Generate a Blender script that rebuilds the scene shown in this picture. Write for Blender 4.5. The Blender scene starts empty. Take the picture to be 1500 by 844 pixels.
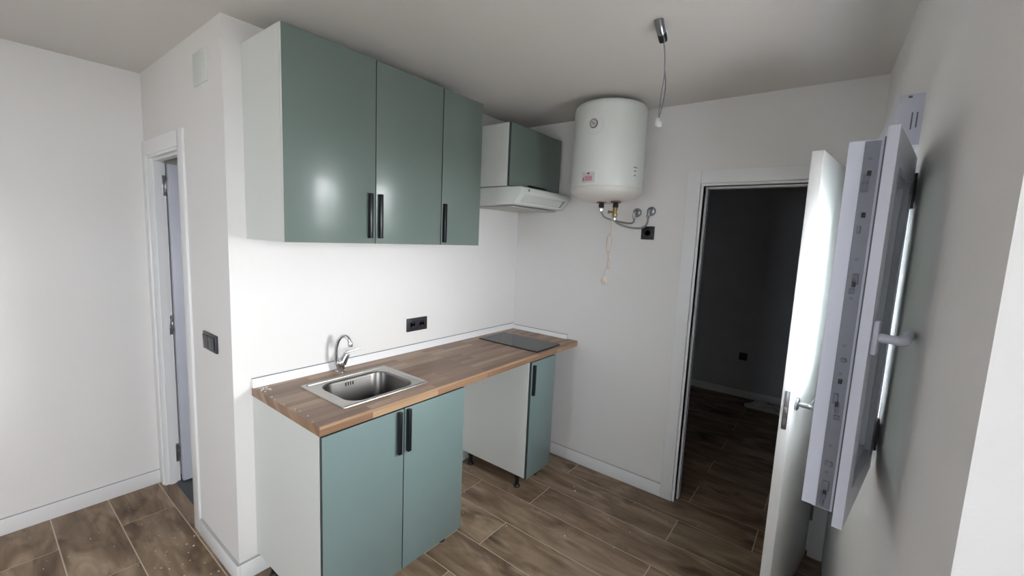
import bpy, bmesh, math, random
from mathutils import Vector, Matrix
random.seed(7)
SC = bpy.context.scene
COL = SC.collection

# ------------------------------------------------------------------ helpers
class MB:
    """collects shapes; build() links them as one mesh object"""
    def __init__(s): s.bm = bmesh.new()
    def box(s, x0, x1, y0, y1, z0, z1, bev=0.0, seg=2, M=None):
        if x0 > x1: x0, x1 = x1, x0
        if y0 > y1: y0, y1 = y1, y0
        if z0 > z1: z0, z1 = z1, z0
        b = bmesh.new()
        vs = [b.verts.new(c) for c in ((x0,y0,z0),(x1,y0,z0),(x1,y1,z0),(x0,y1,z0),(x0,y0,z1),(x1,y0,z1),(x1,y1,z1),(x0,y1,z1))]
        for f in ((3,2,1,0),(4,5,6,7),(0,1,5,4),(1,2,6,5),(2,3,7,6),(3,0,4,7)):
            b.faces.new([vs[i] for i in f])
        if bev > 0:
            bmesh.ops.bevel(b, geom=list(b.edges), offset=bev, segments=seg, affect='EDGES', profile=0.5)
        s.merge(b, M); return s
    def prism(s, poly, a, b_, axis='x', bev=0.0, M=None):
        """poly: 2-D outline in the two other axes (cyclic order), extruded from a to b_"""
        b = bmesh.new()
        def mk(p, t):
            if axis == 'x': return (t, p[0], p[1])
            if axis == 'y': return (p[0], t, p[1])
            return (p[0], p[1], t)
        A = [b.verts.new(mk(p, a)) for p in poly]; B = [b.verts.new(mk(p, b_)) for p in poly]
        n = len(poly)
        b.faces.new(A); b.faces.new(B[::-1])
        for i in range(n): b.faces.new((A[i], B[i], B[(i+1)%n], A[(i+1)%n]))
        bmesh.ops.recalc_face_normals(b, faces=b.faces)
        if bev > 0: bmesh.ops.bevel(b, geom=list(b.edges), offset=bev, segments=2, affect='EDGES', profile=0.5)
        s.merge(b, M); return s
    def lathe(s, prof, c=(0,0,0), axis='z', n=48, M=None):
        """prof: (radius, height) list"""
        b = bmesh.new(); rings = []
        for r, h in prof:
            if r < 1e-6: rings.append([b.verts.new((0,0,h))])
            else: rings.append([b.verts.new((r*math.cos(2*math.pi*i/n), r*math.sin(2*math.pi*i/n), h)) for i in range(n)])
        for p, q in zip(rings, rings[1:]):
            for i in range(n):
                j = (i+1) % n
                if len(p) == 1 and len(q) == 1: continue
                if len(p) == 1: b.faces.new((p[0], q[i], q[j]))
                elif len(q) == 1: b.faces.new((p[i], p[j], q[0]))
                else: b.faces.new((p[i], p[j], q[j], q[i]))
        if len(rings[0]) > 1: b.faces.new(rings[0][::-1])
        if len(rings[-1]) > 1: b.faces.new(rings[-1])
        bmesh.ops.recalc_face_normals(b, faces=b.faces)
        R = Matrix.Identity(4)
        if axis == 'x': R = Matrix.Rotation(math.pi/2, 4, 'Y')
        if axis == '-x': R = Matrix.Rotation(-math.pi/2, 4, 'Y')
        if axis == 'y': R = Matrix.Rotation(-math.pi/2, 4, 'X')
        if axis == '-y': R = Matrix.Rotation(math.pi/2, 4, 'X')
        T = Matrix.Translation(c) @ R
        s.merge(b, (M @ T) if M else T); return s
    def tube(s, pts, r, n=12, M=None, sub=6, caps=True):
        """smooth tube through pts (Catmull-Rom); r: radius or list of radii"""
        P = [Vector(p) for p in pts]
        rr = r if isinstance(r, (list, tuple)) else [r]*len(P)
        Q, RR = [], []
        if sub > 1 and len(P) > 2:
            for i in range(len(P)-1):
                p0 = P[max(i-1,0)]; p1 = P[i]; p2 = P[i+1]; p3 = P[min(i+2, len(P)-1)]
                for k in range(sub):
                    t = k/sub
                    Q.append(0.5*((2*p1)+(p2-p0)*t+(2*p0-5*p1+4*p2-p3)*t*t+(3*p1-p0-3*p2+p3)*t**3))
                    RR.append(rr[i]*(1-t)+rr[i+1]*t)
            Q.append(P[-1]); RR.append(rr[-1])
        else: Q, RR = P, rr
        b = bmesh.new(); rings = []; up = None
        for i, q in enumerate(Q):
            t = (Q[min(i+1,len(Q)-1)]-Q[max(i-1,0)]).normalized()
            if up is None:
                up = Vector((0,0,1)) if abs(t.z) < .9 else Vector((1,0,0))
            side = t.cross(up).normalized(); up = side.cross(t).normalized()
            rings.append([b.verts.new(q + RR[i]*(math.cos(2*math.pi*k/n)*side + math.sin(2*math.pi*k/n)*up)) for k in range(n)])
        for p, q in zip(rings, rings[1:]):
            for i in range(n): b.faces.new((p[i], p[(i+1)%n], q[(i+1)%n], q[i]))
        if caps: b.faces.new(rings[0][::-1]); b.faces.new(rings[-1])
        bmesh.ops.recalc_face_normals(b, faces=b.faces)
        s.merge(b, M); return s
    def merge(s, b, M=None):
        if M: b.transform(M)
        me = bpy.data.meshes.new('t'); b.to_mesh(me); b.free(); s.bm.from_mesh(me); bpy.data.meshes.remove(me)
    def build(s, name, mat, parent=None, smooth=True):
        o_w = Vector((0,0,0)); p = parent
        while p is not None: o_w += p.location; p = p.parent
        if o_w.length > 0: s.bm.transform(Matrix.Translation(-o_w))
        me = bpy.data.meshes.new(name); s.bm.to_mesh(me); s.bm.free()
        me.materials.append(mat)
        if smooth:
            me.polygons.foreach_set('use_smooth', [True]*len(me.polygons))
            me.update()
            me.set_sharp_from_angle(angle=math.radians(32))
        o = bpy.data.objects.new(name, me); COL.objects.link(o)
        if parent: o.parent = parent
        return o

def tag(o, label=None, cat=None, group=None, kind=None):
    if label: o['label'] = label
    if cat: o['category'] = cat
    if group: o['group'] = group
    if kind: o['kind'] = kind
    return o
def thing(name, loc, label, cat, group=None, kind=None):
    o = bpy.data.objects.new(name, None); COL.objects.link(o); o.location = loc
    o.empty_display_size = .05
    return tag(o, label, cat, group, kind)

# ------------------------------------------------------------------ materials
def srgb(r, g, b):
    f = lambda c: (c/255/12.92) if c/255 <= .04045 else ((c/255+.055)/1.055)**2.4
    return (f(r), f(g), f(b), 1)
def mat(name, col, rough=.5, metal=0.0, spec=.5, coat=0.0, coat_rough=.05, bump=0.0, bscale=200, var=0.0, vscale=4):
    m = bpy.data.materials.new(name); m.use_nodes = True
    nt = m.node_tree; b = nt.nodes['Principled BSDF']
    b.inputs['Base Color'].default_value = col
    b.inputs['Roughness'].default_value = rough
    b.inputs['Metallic'].default_value = metal
    b.inputs['Specular IOR Level'].default_value = spec
    b.inputs['Coat Weight'].default_value = coat
    b.inputs['Coat Roughness'].default_value = coat_rough
    if var or bump:
        tc = nt.nodes.new('ShaderNodeTexCoord')
    if var:
        n = nt.nodes.new('ShaderNodeTexNoise'); n.inputs['Scale'].default_value = vscale; n.inputs['Detail'].default_value = 4
        nt.links.new(tc.outputs['Object'], n.inputs['Vector'])
        mx = nt.nodes.new('ShaderNodeMix'); mx.data_type = 'RGBA'
        mx.inputs['A'].default_value = tuple(c*(1-var) for c in col[:3])+(1,)
        mx.inputs['B'].default_value = tuple(min(1,c*(1+var*.6)) for c in col[:3])+(1,)
        nt.links.new(n.outputs['Fac'], mx.inputs['Factor']); nt.links.new(mx.outputs['Result'], b.inputs['Base Color'])
    if bump:
        n2 = nt.nodes.new('ShaderNodeTexNoise'); n2.inputs['Scale'].default_value = bscale; n2.inputs['Detail'].default_value = 5
        nt.links.new(tc.outputs['Object'], n2.inputs['Vector'])
        bp = nt.nodes.new('ShaderNodeBump'); bp.inputs['Strength'].default_value = bump; bp.inputs['Distance'].default_value = .002
        nt.links.new(n2.outputs['Fac'], bp.inputs['Height']); nt.links.new(bp.outputs['Normal'], b.inputs['Normal'])
    return m

M_WALL = mat('wall_paint', srgb(234,232,230), .85, spec=.25, bump=.35, bscale=60, var=.02, vscale=3)
M_CEIL = mat('ceiling_paint', srgb(226,222,218), .9, spec=.2, bump=.2, bscale=50, var=.02, vscale=2)
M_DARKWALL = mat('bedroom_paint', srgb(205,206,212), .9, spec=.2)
M_TRIM = mat('white_lacquer', srgb(238,238,238), .35, spec=.4, var=.01)
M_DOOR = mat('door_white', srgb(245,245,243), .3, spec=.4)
M_LEAF = mat('bathroom_door_dim', srgb(206,208,220), .35, spec=.4)  # bluish grey puts the dim bathroom light into the leaf colour
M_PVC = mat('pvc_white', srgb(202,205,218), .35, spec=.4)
M_PVCD = mat('pvc_smudged', srgb(205,200,195), .5, spec=.3, var=.12, vscale=18)
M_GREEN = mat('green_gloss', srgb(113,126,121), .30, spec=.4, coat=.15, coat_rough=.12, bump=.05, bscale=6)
M_GREENL = mat('green_gloss_lower', srgb(118,137,136), .30, spec=.5, coat=.2, coat_rough=.2, bump=.12, bscale=9, var=.05, vscale=5)  # lighter, bluer green for the base cabinet doors
M_GREEND = mat('green_edge_shade', srgb(60,70,68), .5)  # edges painted dark so seams between doors look like shaded gaps
M_CARC = mat('cabinet_white', srgb(222,225,221), .45, spec=.4)
M_BLACK = mat('black_plastic', srgb(24,25,28), .4)
M_HANDLE = mat('black_handle', srgb(18,19,22), .35)
M_SOCKET = mat('anthracite_plastic', srgb(46,47,53), .35)
M_SOCKD = mat('socket_recess', srgb(22,22,26), .5)
M_GREYMET = mat('screw_metal', srgb(165,165,170), .3, metal=.9)
M_CHROME = mat('chrome', srgb(205,207,212), .12, metal=1)
M_CHROMED = mat('satin_chrome', srgb(160,162,168), .3, metal=1)
M_GLASSHOB = mat('hob_glass', srgb(30,31,35), .10, spec=.35)
M_HOB_EDGE = mat('hob_edge', srgb(20,20,22), .3)
M_ENAMEL = mat('heater_enamel', srgb(226,229,225), .28, spec=.45)
M_CAPPL = mat('heater_cap', srgb(224,220,214), .4)
M_BRASS = mat('brass', srgb(168,146,98), .35, metal=.9)
M_COPPER = mat('red_oxide', srgb(120,60,48), .5)
M_HOSE = mat('braided_steel', srgb(165,163,160), .35, metal=.8, bump=.8, bscale=900)
M_CABLE = mat('cream_cable', srgb(214,196,180), .5)
M_GREYW = mat('grey_wire', srgb(135,137,146), .5)
M_BLUEW = mat('blue_grey_wire', srgb(116,118,132), .5)
M_STICKR = mat('label_paper', srgb(214,206,212), .5)
M_PINK = mat('label_pink', srgb(205,150,160), .5)
M_INK = mat('label_ink', srgb(70,66,72), .5)
M_PLASTER = mat('plaster_crumbs', srgb(225,218,208), .9)
M_SHADOWGAP2 = mat('shadow_gap_grey', srgb(135,134,136), .8)
M_SHADOWGAP = mat('shadow_gap_pale', srgb(182,180,180), .8)
M_SEAL = mat('rubber_gasket', srgb(100,103,114), .6)
M_FITTING = mat('espagnolette_zinc', srgb(118,121,130), .5, metal=.3, var=.10, vscale=40)
M_GROUT = mat('tile_grout', srgb(205,190,172), .9, var=.1, vscale=30)
M_BATHTILE = mat('bathroom_tile', srgb(86,88,90), .5, var=.12, vscale=6)
M_TERM = mat('terminal_plastic', srgb(215,215,212), .3)
M_SLAB = mat('outdoor_slab', srgb(185,182,174), .9)

# brushed steel
M_STEEL = mat('brushed_steel', srgb(186,184,180), .38, metal=1)
def steel_noise(m):
    nt = m.node_tree; b = nt.nodes['Principled BSDF']
    tc = nt.nodes.new('ShaderNodeTexCoord'); mp = nt.nodes.new('ShaderNodeMapping'); mp.inputs['Scale'].default_value = (8, 400, 8)
    n = nt.nodes.new('ShaderNodeTexNoise'); n.inputs['Scale'].default_value = 3
    r = nt.nodes.new('ShaderNodeMapRange'); r.inputs['To Min'].default_value = .2; r.inputs['To Max'].default_value = .36
    nt.links.new(tc.outputs['Object'], mp.inputs['Vector']); nt.links.new(mp.outputs['Vector'], n.inputs['Vector'])
    nt.links.new(n.outputs['Fac'], r.inputs['Value']); nt.links.new(r.outputs['Result'], b.inputs['Roughness'])
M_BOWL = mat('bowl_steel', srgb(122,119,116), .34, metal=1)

def glass(name, tint, trans, rough=.02):
    m = bpy.data.materials.new(name); m.use_nodes = True; nt = m.node_tree; nt.nodes.clear()
    out = nt.nodes.new('ShaderNodeOutputMaterial'); mix = nt.nodes.new('ShaderNodeMixShader')
    tr = nt.nodes.new('ShaderNodeBsdfTransparent'); tr.inputs['Color'].default_value = tint
    gl = nt.nodes.new('ShaderNodeBsdfGlossy'); gl.inputs['Roughness'].default_value = rough
    df = nt.nodes.new('ShaderNodeBsdfTranslucent'); df.inputs['Color'].default_value = tint
    m2 = nt.nodes.new('ShaderNodeMixShader'); m2.inputs['Fac'].default_value = 1-trans
    fr = nt.nodes.new('ShaderNodeFresnel'); fr.inputs['IOR'].default_value = 1.45
    nt.links.new(tr.outputs[0], m2.inputs[1]); nt.links.new(df.outputs[0], m2.inputs[2])
    nt.links.new(fr.outputs[0], mix.inputs['Fac']); nt.links.new(m2.outputs[0], mix.inputs[1]); nt.links.new(gl.outputs[0], mix.inputs[2])
    nt.links.new(mix.outputs[0], out.inputs['Surface']); return m
M_GLASS = glass('window_glass', (.90,.95,.93,1), 1.0)
M_GLASSF = glass('frosted_glass', (.70,.80,.76,1), .35, .1)

# butcher block worktop: staves along X
def worktop_mat():
    m = bpy.data.materials.new('butcher_block'); m.use_nodes = True; nt = m.node_tree; b = nt.nodes['Principled BSDF']
    L = nt.links.new; N = nt.nodes.new
    tc = N('ShaderNodeTexCoord'); 
    br = N('ShaderNodeTexBrick'); br.offset = .37; br.squash = 1; br.offset_frequency = 2
    br.inputs['Scale'].default_value = 1; br.inputs['Mortar Size'].default_value = .0006
    br.inputs['Brick Width'].default_value = .36; br.inputs['Row Height'].default_value = .042
    br.inputs['Color1'].default_value = (0,0,0,1); br.inputs['Color2'].default_value = (1,1,1,1); br.inputs['Mortar'].default_value = (.12,.12,.12,1)
    br.inputs['Bias'].default_value = 0
    # keep rows running on over the front edge: row coordinate = y - z
    sx = N('ShaderNodeSeparateXYZ'); L(tc.outputs['Object'], sx.inputs[0])
    sub = N('ShaderNodeMath'); sub.operation = 'SUBTRACT'; L(sx.outputs['Y'], sub.inputs[0]); L(sx.outputs['Z'], sub.inputs[1])
    cx = N('ShaderNodeCombineXYZ'); L(sx.outputs['X'], cx.inputs['X']); L(sub.outputs[0], cx.inputs['Y'])
    L(cx.outputs[0], br.inputs['Vector'])
    rp = N('ShaderNodeValToRGB'); cr = rp.color_ramp; cr.interpolation = 'LINEAR'
    cr.elements[0].position = 0; cr.elements[0].color = srgb(124,96,78)
    cr.elements[1].position = 1; cr.elements[1].color = srgb(170,142,120)
    e = cr.elements.new(.35); e.color = srgb(145,117,97)
    e = cr.elements.new(.7); e.color = srgb(157,129,107)
    L(br.outputs['Color'], rp.inputs['Fac'])
    mp = N('ShaderNodeMapping'); mp.inputs['Scale'].default_value = (3, 70, 70)
    L(tc.outputs['Object'], mp.inputs['Vector'])
    n = N('ShaderNodeTexNoise'); n.inputs['Scale'].default_value = 1.6; n.inputs['Detail'].default_value = 6; n.inputs['Distortion'].default_value = .6
    L(mp.outputs[0], n.inputs['Vector'])
    mr = N('ShaderNodeMapRange'); mr.inputs['From Min'].default_value = .25; mr.inputs['From Max'].default_value = .75; mr.inputs['To Min'].default_value = .80; mr.inputs['To Max'].default_value = 1.12
    L(n.outputs['Fac'], mr.inputs['Value'])
    vm = N('ShaderNodeVectorMath'); vm.operation = 'SCALE'; L(rp.outputs[0], vm.inputs[0]); L(mr.outputs[0], vm.inputs['Scale'])
    L(vm.outputs[0], b.inputs['Base Color'])
    b.inputs['Roughness'].default_value = .42
    return m
M_WORK = worktop_mat()
M_WEDGE = worktop_mat(); M_WEDGE.name = 'butcher_block_edge'
for n_ in M_WEDGE.node_tree.nodes:
    if n_.type == 'VALTORGB':
        for e_, c_ in zip(n_.color_ramp.elements, ((136,104,80),(158,124,96),(170,136,106),(184,152,120))): e_.color = srgb(*c_)

# wood-look porcelain plank
def tile_mat():
    m = bpy.data.materials.new('wood_look_tile'); m.use_nodes = True; nt = m.node_tree; b = nt.nodes['Principled BSDF']
    L = nt.links.new; N = nt.nodes.new
    tc = N('ShaderNodeTexCoord'); at = N('ShaderNodeAttribute'); at.attribute_name = 'tile_seed'; at.attribute_type = 'GEOMETRY'
    off = N('ShaderNodeVectorMath'); off.operation = 'SCALE'; L(at.outputs['Color'], off.inputs[0]); off.inputs['Scale'].default_value = 40
    add = N('ShaderNodeVectorMath'); add.operation = 'ADD'; L(tc.outputs['Object'], add.inputs[0]); L(off.outputs[0], add.inputs[1])
    mp = N('ShaderNodeMapping'); mp.inputs['Scale'].default_value = (6, 1.6, 1); L(add.outputs[0], mp.inputs['Vector'])
    n1 = N('ShaderNodeTexNoise'); n1.inputs['Scale'].default_value = 1.5; n1.inputs['Detail'].default_value = 6; n1.inputs['Distortion'].default_value = 1.2; L(mp.outputs[0], n1.inputs['Vector'])
    mp2 = N('ShaderNodeMapping'); mp2.inputs['Scale'].default_value = (30, 2, 1); L(add.outputs[0], mp2.inputs['Vector'])
    n2 = N('ShaderNodeTexNoise'); n2.inputs['Scale'].default_value = 1.5; n2.inputs['Detail'].default_value = 3; L(mp2.outputs[0], n2.inputs['Vector'])
    mp3 = N('ShaderNodeMapping'); mp3.inputs['Scale'].default_value = (5, 2.2, 1); L(add.outputs[0], mp3.inputs['Vector'])
    n3 = N('ShaderNodeTexNoise'); n3.inputs['Scale'].default_value = 1.6; n3.inputs['Detail'].default_value = 3; n3.inputs['Distortion'].default_value = .5; L(mp3.outputs[0], n3.inputs['Vector'])
    rp = N('ShaderNodeValToRGB'); cr = rp.color_ramp
    cr.elements[0].position = .28; cr.elements[0].color = srgb(98,76,56)
    cr.elements[1].position = .72; cr.elements[1].color = srgb(176,154,130)
    e = cr.elements.new(.5); e.color = srgb(138,116,94)
    L(n1.outputs['Fac'], rp.inputs['Fac'])
    rk = N('ShaderNodeValToRGB'); rk.color_ramp.elements[0].position = .57; rk.color_ramp.elements[0].color = (0,0,0,1)
    rk.color_ramp.elements[1].position = .74; rk.color_ramp.elements[1].color = (.75,.75,.75,1); L(n3.outputs['Fac'], rk.inputs['Fac'])
    mk = N('ShaderNodeMix'); mk.data_type = 'RGBA'; mk.inputs['B'].default_value = srgb(66,48,34)
    L(rk.outputs[0], mk.inputs['Factor']); L(rp.outputs[0], mk.inputs['A'])
    mr = N('ShaderNodeMapRange'); mr.inputs['From Min'].default_value = .3; mr.inputs['From Max'].default_value = .7; mr.inputs['To Min'].default_value = .86; mr.inputs['To Max'].default_value = 1.1
    L(n2.outputs['Fac'], mr.inputs['Value'])
    vm = N('ShaderNodeVectorMath'); vm.operation = 'SCALE'; L(mk.outputs['Result'], vm.inputs[0]); L(mr.outputs[0], vm.inputs['Scale'])
    # pale building dust
    nd = N('ShaderNodeTexNoise'); nd.inputs['Scale'].default_value = 2.2; nd.inputs['Detail'].default_value = 7; L(tc.outputs['Object'], nd.inputs['Vector'])
    rd = N('ShaderNodeMapRange'); rd.inputs['From Min'].default_value = .45; rd.inputs['From Max'].default_value = .75; rd.inputs['To Min'].default_value = 0; rd.inputs['To Max'].default_value = .30; L(nd.outputs['Fac'], rd.inputs['Value'])
    md = N('ShaderNodeMix'); md.data_type = 'RGBA'; md.inputs['B'].default_value = srgb(158,142,126)
    L(rd.outputs[0], md.inputs['Factor']); L(vm.outputs[0], md.inputs['A'])
    L(md.outputs['Result'], b.inputs['Base Color'])
    b.inputs['Roughness'].default_value = .5; b.inputs['Specular IOR Level'].default_value = .35
    bp = N('ShaderNodeBump'); bp.inputs['Strength'].default_value = .15; bp.inputs['Distance'].default_value = .002
    L(n2.outputs['Fac'], bp.inputs['Height']); L(bp.outputs[0], b.inputs['Normal'])
    return m
M_TILE = tile_mat()

# ------------------------------------------------------------------ main dimensions (metres)
# x runs along the kitchen wall, room lies at y < 0, z up
LX = 1.950           # face of the end wall
X3 = -0.075          # face of the left return wall
Y4 = 1.234           # face of the far left wall
H = 2.492
XB = -3.3            # back wall
def W5(x, off=0.0): return -(2.2157 - 0.0333*x) + off   # face of the window wall
TH = .12

def struct(name, mb, m, label=None, cat=None):
    o = mb.build(name, m); o['kind'] = 'structure'
    if label: o['label'] = label
    if cat: o['category'] = cat
    return o

# ---- floor: individual planks in one structure mesh
def floor():
    pitch, length, x0 = .2345, 1.165, -.100
    bm = bmesh.new(); seeds = []
    X0, X1, Y0, Y1 = XB-.05, 4.6, -3.05, 1.40
    rnd = random.Random(3)
    k0 = math.floor((X0-x0)/pitch); k1 = math.ceil((X1-x0)/pitch)
    offs = {2:-.69, 3:-.51, 8:-.68}
    for k in range(k0, k1):
        a = x0 + k*pitch; b = a + pitch
        base = offs.get(k, -1.45 if k % 2 else -.68)
        y = base - length*math.ceil((base-Y0)/length)
        while y < Y1:
            ya, yb = max(y, Y0), min(y+length, Y1); y += length
            if yb-ya < .01: continue
            xa, xb_ = max(a, X0), min(b, X1)
            if xb_-xa < .01: continue
            # the bathroom has its own floor
            g = .0026; sd = (rnd.random(), rnd.random(), rnd.random(), 1)
            vs = [bm.verts.new(c) for c in ((xa+g,ya+g,0),(xb_-g,ya+g,0),(xb_-g,yb-g,0),(xa+g,yb-g,0))]
            lo = [bm.verts.new((v.co.x, v.co.y, -.012)) for v in vs]
            bm.faces.new(vs); seeds.append(sd)
            for i in range(4):
                bm.faces.new((vs[i], lo[i], lo[(i+1)%4], vs[(i+1)%4])); seeds.append(sd)
    # cut out the bathroom area (x>-.03, y>.12)
    me = bpy.data.meshes.new('floor'); 
    bm.to_mesh(me); bm.free()
    at = me.color_attributes.new('tile_seed', 'FLOAT_COLOR', 'CORNER')
    for p in me.polygons:
        for li in p.loop_indices: at.data[li].color = seeds[p.index]
    me.materials.append(M_TILE)
    o = bpy.data.objects.new('floor', me); COL.objects.link(o); o['kind'] = 'structure'
    o['label'] = 'floor of brown wood-look tile planks with pale grout lines'
    gm = MB().box(X0, X1, Y0, Y1, -.06, -.0012)
    g = gm.build('grout_bed', M_GROUT, o)
floor()
struct('floor_bathroom', MB().box(-.03, 1.3, .121, 1.33, .0, .003), M_BATHTILE, 'dark grey tiled bathroom floor seen through the left doorway')

# ---- walls
DY0, DY1, DZ = 0.578, 1.175, 2.033     # left (bathroom) doorway in wall_left
EY0, EY1, EZ = -1.372, -2.095, 2.005   # bedroom doorway in the end wall
struct('wall_kitchen', MB().box(X3, LX+TH, 0, TH, 0, H), M_WALL, 'white kitchen wall behind the worktop')
mb = MB().box(X3, X3+.08, TH, DY0, 0, H).box(X3, X3+.08, DY1, Y4, 0, H).box(X3, X3+.08, DY0, DY1, DZ, H)
mb.box(X3+.08, X3+.10, TH, DY0-.05, 0, H)
struct('wall_left', mb, M_WALL, 'white return wall with the bathroom doorway')
struct('wall_far', MB().box(XB, 1.4, Y4, Y4+TH, 0, H), M_WALL, 'plain white wall at far left')
mb = MB().box(LX, LX+TH, EY0, TH-.12, 0, H).box(LX, LX+TH, EY1, EY0, EZ, H).box(LX, LX+TH, -2.40, EY1, 0, H)
struct('wall_right', mb, M_WALL, 'white end wall with the water heater and the bedroom doorway')
GY0, GY1, GZ0, GZ1 = -1.35, -.35, 1.0, 2.0      # unseen window added behind the viewer for fill light
struct('wall_back', MB().box(XB-.2, XB, W5(XB)-.6, GY0, 0, H).box(XB-.2, XB, GY1, Y4+TH, 0, H).box(XB-.2, XB, GY0, GY1, 0, GZ0).box(XB-.2, XB, GY0, GY1, GZ1, H), M_WALL, 'white wall behind the viewer')
# window wall: unseen daylight opening in a shaped niche, small window opening x .735..1.50
WT = .25
def w5box(mb, x0, x1, z0, z1, d0=0.0, d1=WT):
    """d: depth outward from the room face"""
    poly = [(x0, W5(x0)-d0), (x1, W5(x1)-d0), (x1, W5(x1)-d1), (x0, W5(x0)-d1)]
    mb.prism(poly, z0, z1, axis='z'); return mb
NX = -0.01                      # pier edge; unseen niche beyond it, shaped to dim the reveal and end wall
FX0, FX1, FS, FZ = -1.58, -0.86, 0.95, 2.10
KX0, KX1, KZ0, KZ1 = .735, 1.50, 1.085, 1.885
mb = MB()
ND = .45
w5box(mb, XB, FX0, 0, H, 0, ND+.1); w5box(mb, FX0, FX1, FZ, H, ND, ND+.1); w5box(mb, FX0, FX1, 0, FS, ND, ND+.1); w5box(mb, FX0, NX, FZ+.12, H, 0, ND); w5box(mb, NX, KX0, 0, H)
w5box(mb, NX, NX+.10, 0, H, WT, ND+.1); w5box(mb, FX1, NX, 0, H, ND, ND+.1)
w5box(mb, KX0, KX1, 0, KZ0); w5box(mb, KX0, KX1, KZ1, H); w5box(mb, KX1, LX, 0, H)
struct('wall_window', mb, M_WALL, 'white window wall at the right edge of the view')
struct('ceiling', MB().box(XB-TH, LX+TH, -2.6, Y4+TH, H, H+.1), M_CEIL, 'plain off-white ceiling')
# bedroom beyond the end wall
mb = MB().box(4.45, 4.55, -3.0, .6, 0, H).box(LX+TH, 4.55, .6, .7, 0, H).box(LX+TH, 4.55, -3.1, -3.0, 0, H).box(LX, LX+TH, -3.1, -2.40, 0, H)
mb.box(LX, LX+TH, TH, .7, 0, H)
struct('wall_bedroom', mb, M_DARKWALL, 'walls of the unlit bedroom')
struct('ceiling_bedroom', MB().box(LX+TH, 4.55, -3.1, .7, H, H+.1), M_CEIL, 'ceiling of the unlit bedroom')
# bathroom shell
struct('wall_bathroom', MB().box(1.3, 1.4, TH, Y4, 0, H), M_DARKWALL, 'far wall of the bathroom')
struct('ceiling_bathroom', MB().box(X3+.10, 1.3, TH, Y4, H-.01, H+.09), M_CEIL, 'ceiling of the bathroom')

# ---- baseboards
BH = .088
def bboard(name, x0, x1, y0, y1, label):
    o = struct(name, MB().box(x0, x1, y0, y1, 0, BH, bev=.002), M_TRIM, label)
    MB().box(x0+.001, x1-.001, y0+.001, y1-.001, BH-.0005, BH+.0016).build('shadow_gap_strip', M_SHADOWGAP, o)  # thin grey strip painted in as the shadow gap above the board
bboard('baseboard_far', XB, X3-.012, Y4-.012, Y4, 'white skirting board under the far left wall')
bboard('baseboard_left', X3-.014, X3, -.014, .490, 'white skirting board under the light switch')
bboard('baseboard_kitchen', X3, LX, -.014, 0, 'white skirting board behind the base cabinets')
bboard('baseboard_right', LX-.012, LX, -1.280, -.014, 'white skirting board left of the bedroom door')
bboard('baseboard_bedroom', 4.438, 4.45, -3.0, .6, 'skirting board of the dark bedroom')

# ------------------------------------------------------------------ door 1: bathroom (left)
d1 = thing('door_1', (X3, DY1, 0), 'white bathroom door standing ajar in the left wall', 'door', kind='structure')
CW = .078
mb = MB().box(X3-.012, X3, DY0-CW, DY0+.004, 0, DZ+CW-.004, bev=.002).box(X3-.012, X3, DY1-.004, Y4-.001, 0, DZ+CW-.004, bev=.002)
mb.box(X3-.012, X3, DY0+.004, DY1-.004, DZ-.004, DZ+CW-.004, bev=.002)
mb.build('door_casing', M_TRIM, d1)
mb = MB().box(X3-.004, X3+.075, DY0, DY0+.018, 0, DZ).box(X3-.004, X3+.075, DY1-.018, DY1, 0, DZ).box(X3-.004, X3+.075, DY0+.018, DY1-.018, DZ-.018, DZ)
mb.box(X3+.02, X3+.055, DY1-.030, DY1-.018, 0, DZ-.018).box(X3+.02, X3+.055, DY0+.018, DY0+.030, 0, DZ-.018).box(X3+.02, X3+.055, DY0+.03, DY1-.03, DZ-.030, DZ-.018)
mb.build('door_jamb', M_TRIM, d1)
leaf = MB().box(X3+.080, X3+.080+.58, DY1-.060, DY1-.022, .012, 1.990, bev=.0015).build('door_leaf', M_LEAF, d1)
for z in (1.866, 1.025, .196):
    hm = MB().box(X3+.058, X3+.074, DY1-.0215, DY1-.0175, z-.06, z+.06, bev=.001)
    hm.lathe([(.007,-.035),(.007,.035)], (X3+.083, DY1-.022, z), n=16)
    hm.box(X3+.070, X3+.083, DY1-.024, DY1-.018, z-.02, z+.02, bev=.001)
    for dz in (-.045, .045): hm.lathe([(.005,0),(.004,.002)], (X3+.066, DY1-.0215, z+dz), axis='-y', n=12)
    hm.build('hinge', M_CHROMED, d1)

# ------------------------------------------------------------------ door 2: bedroom (right)
d2 = thing('door_2', (1.940, -2.095, 0), 'white bedroom door swung wide open beside the window', 'door', kind='structure')
Y0, Y1 = -1.356, -2.100
mb = MB().box(LX-.012, LX, Y0+.076, Y0, 0, 2.096, bev=.002).box(LX-.012, LX, Y1, -2.148, 0, 2.096, bev=.002).box(LX-.012, LX, Y0, Y1, 2.021, 2.096, bev=.002)
mb.build('door_casing', M_TRIM, d2)
mb = MB()
for a, b in ((Y0-.004, Y0-.016),):
    mb.box(LX-.006, LX+TH+.01, a, b, 0, 2.017)
mb.box(LX-.006, LX+TH+.01, Y1+.016, Y1, 0, 2.017).box(LX-.006, LX+TH+.01, Y0-.016, Y1+.016, 2.005, 2.017)
mb.box(LX+.045, LX+.085, Y0-.016, Y0-.028, 0, 2.005).box(LX+.045, LX+.085, Y1+.016, Y1+.028, 0, 2.005).box(LX+.045, LX+.085, Y0-.028, Y1+.028, 1.993, 2.005)
mb.build('door_jamb', M_TRIM, d2)
MB().box(LX+.028, LX+.044, Y0-.0155, Y0-.019, .94, 1.10, bev=.001).build('strike_plate', M_CHROMED, d2)
MB().box(LX+.0450, LX+.049, Y0-.0285, Y0-.0325, 0, 2.0).build('rubber_seal', M_SEAL, d2)
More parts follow.
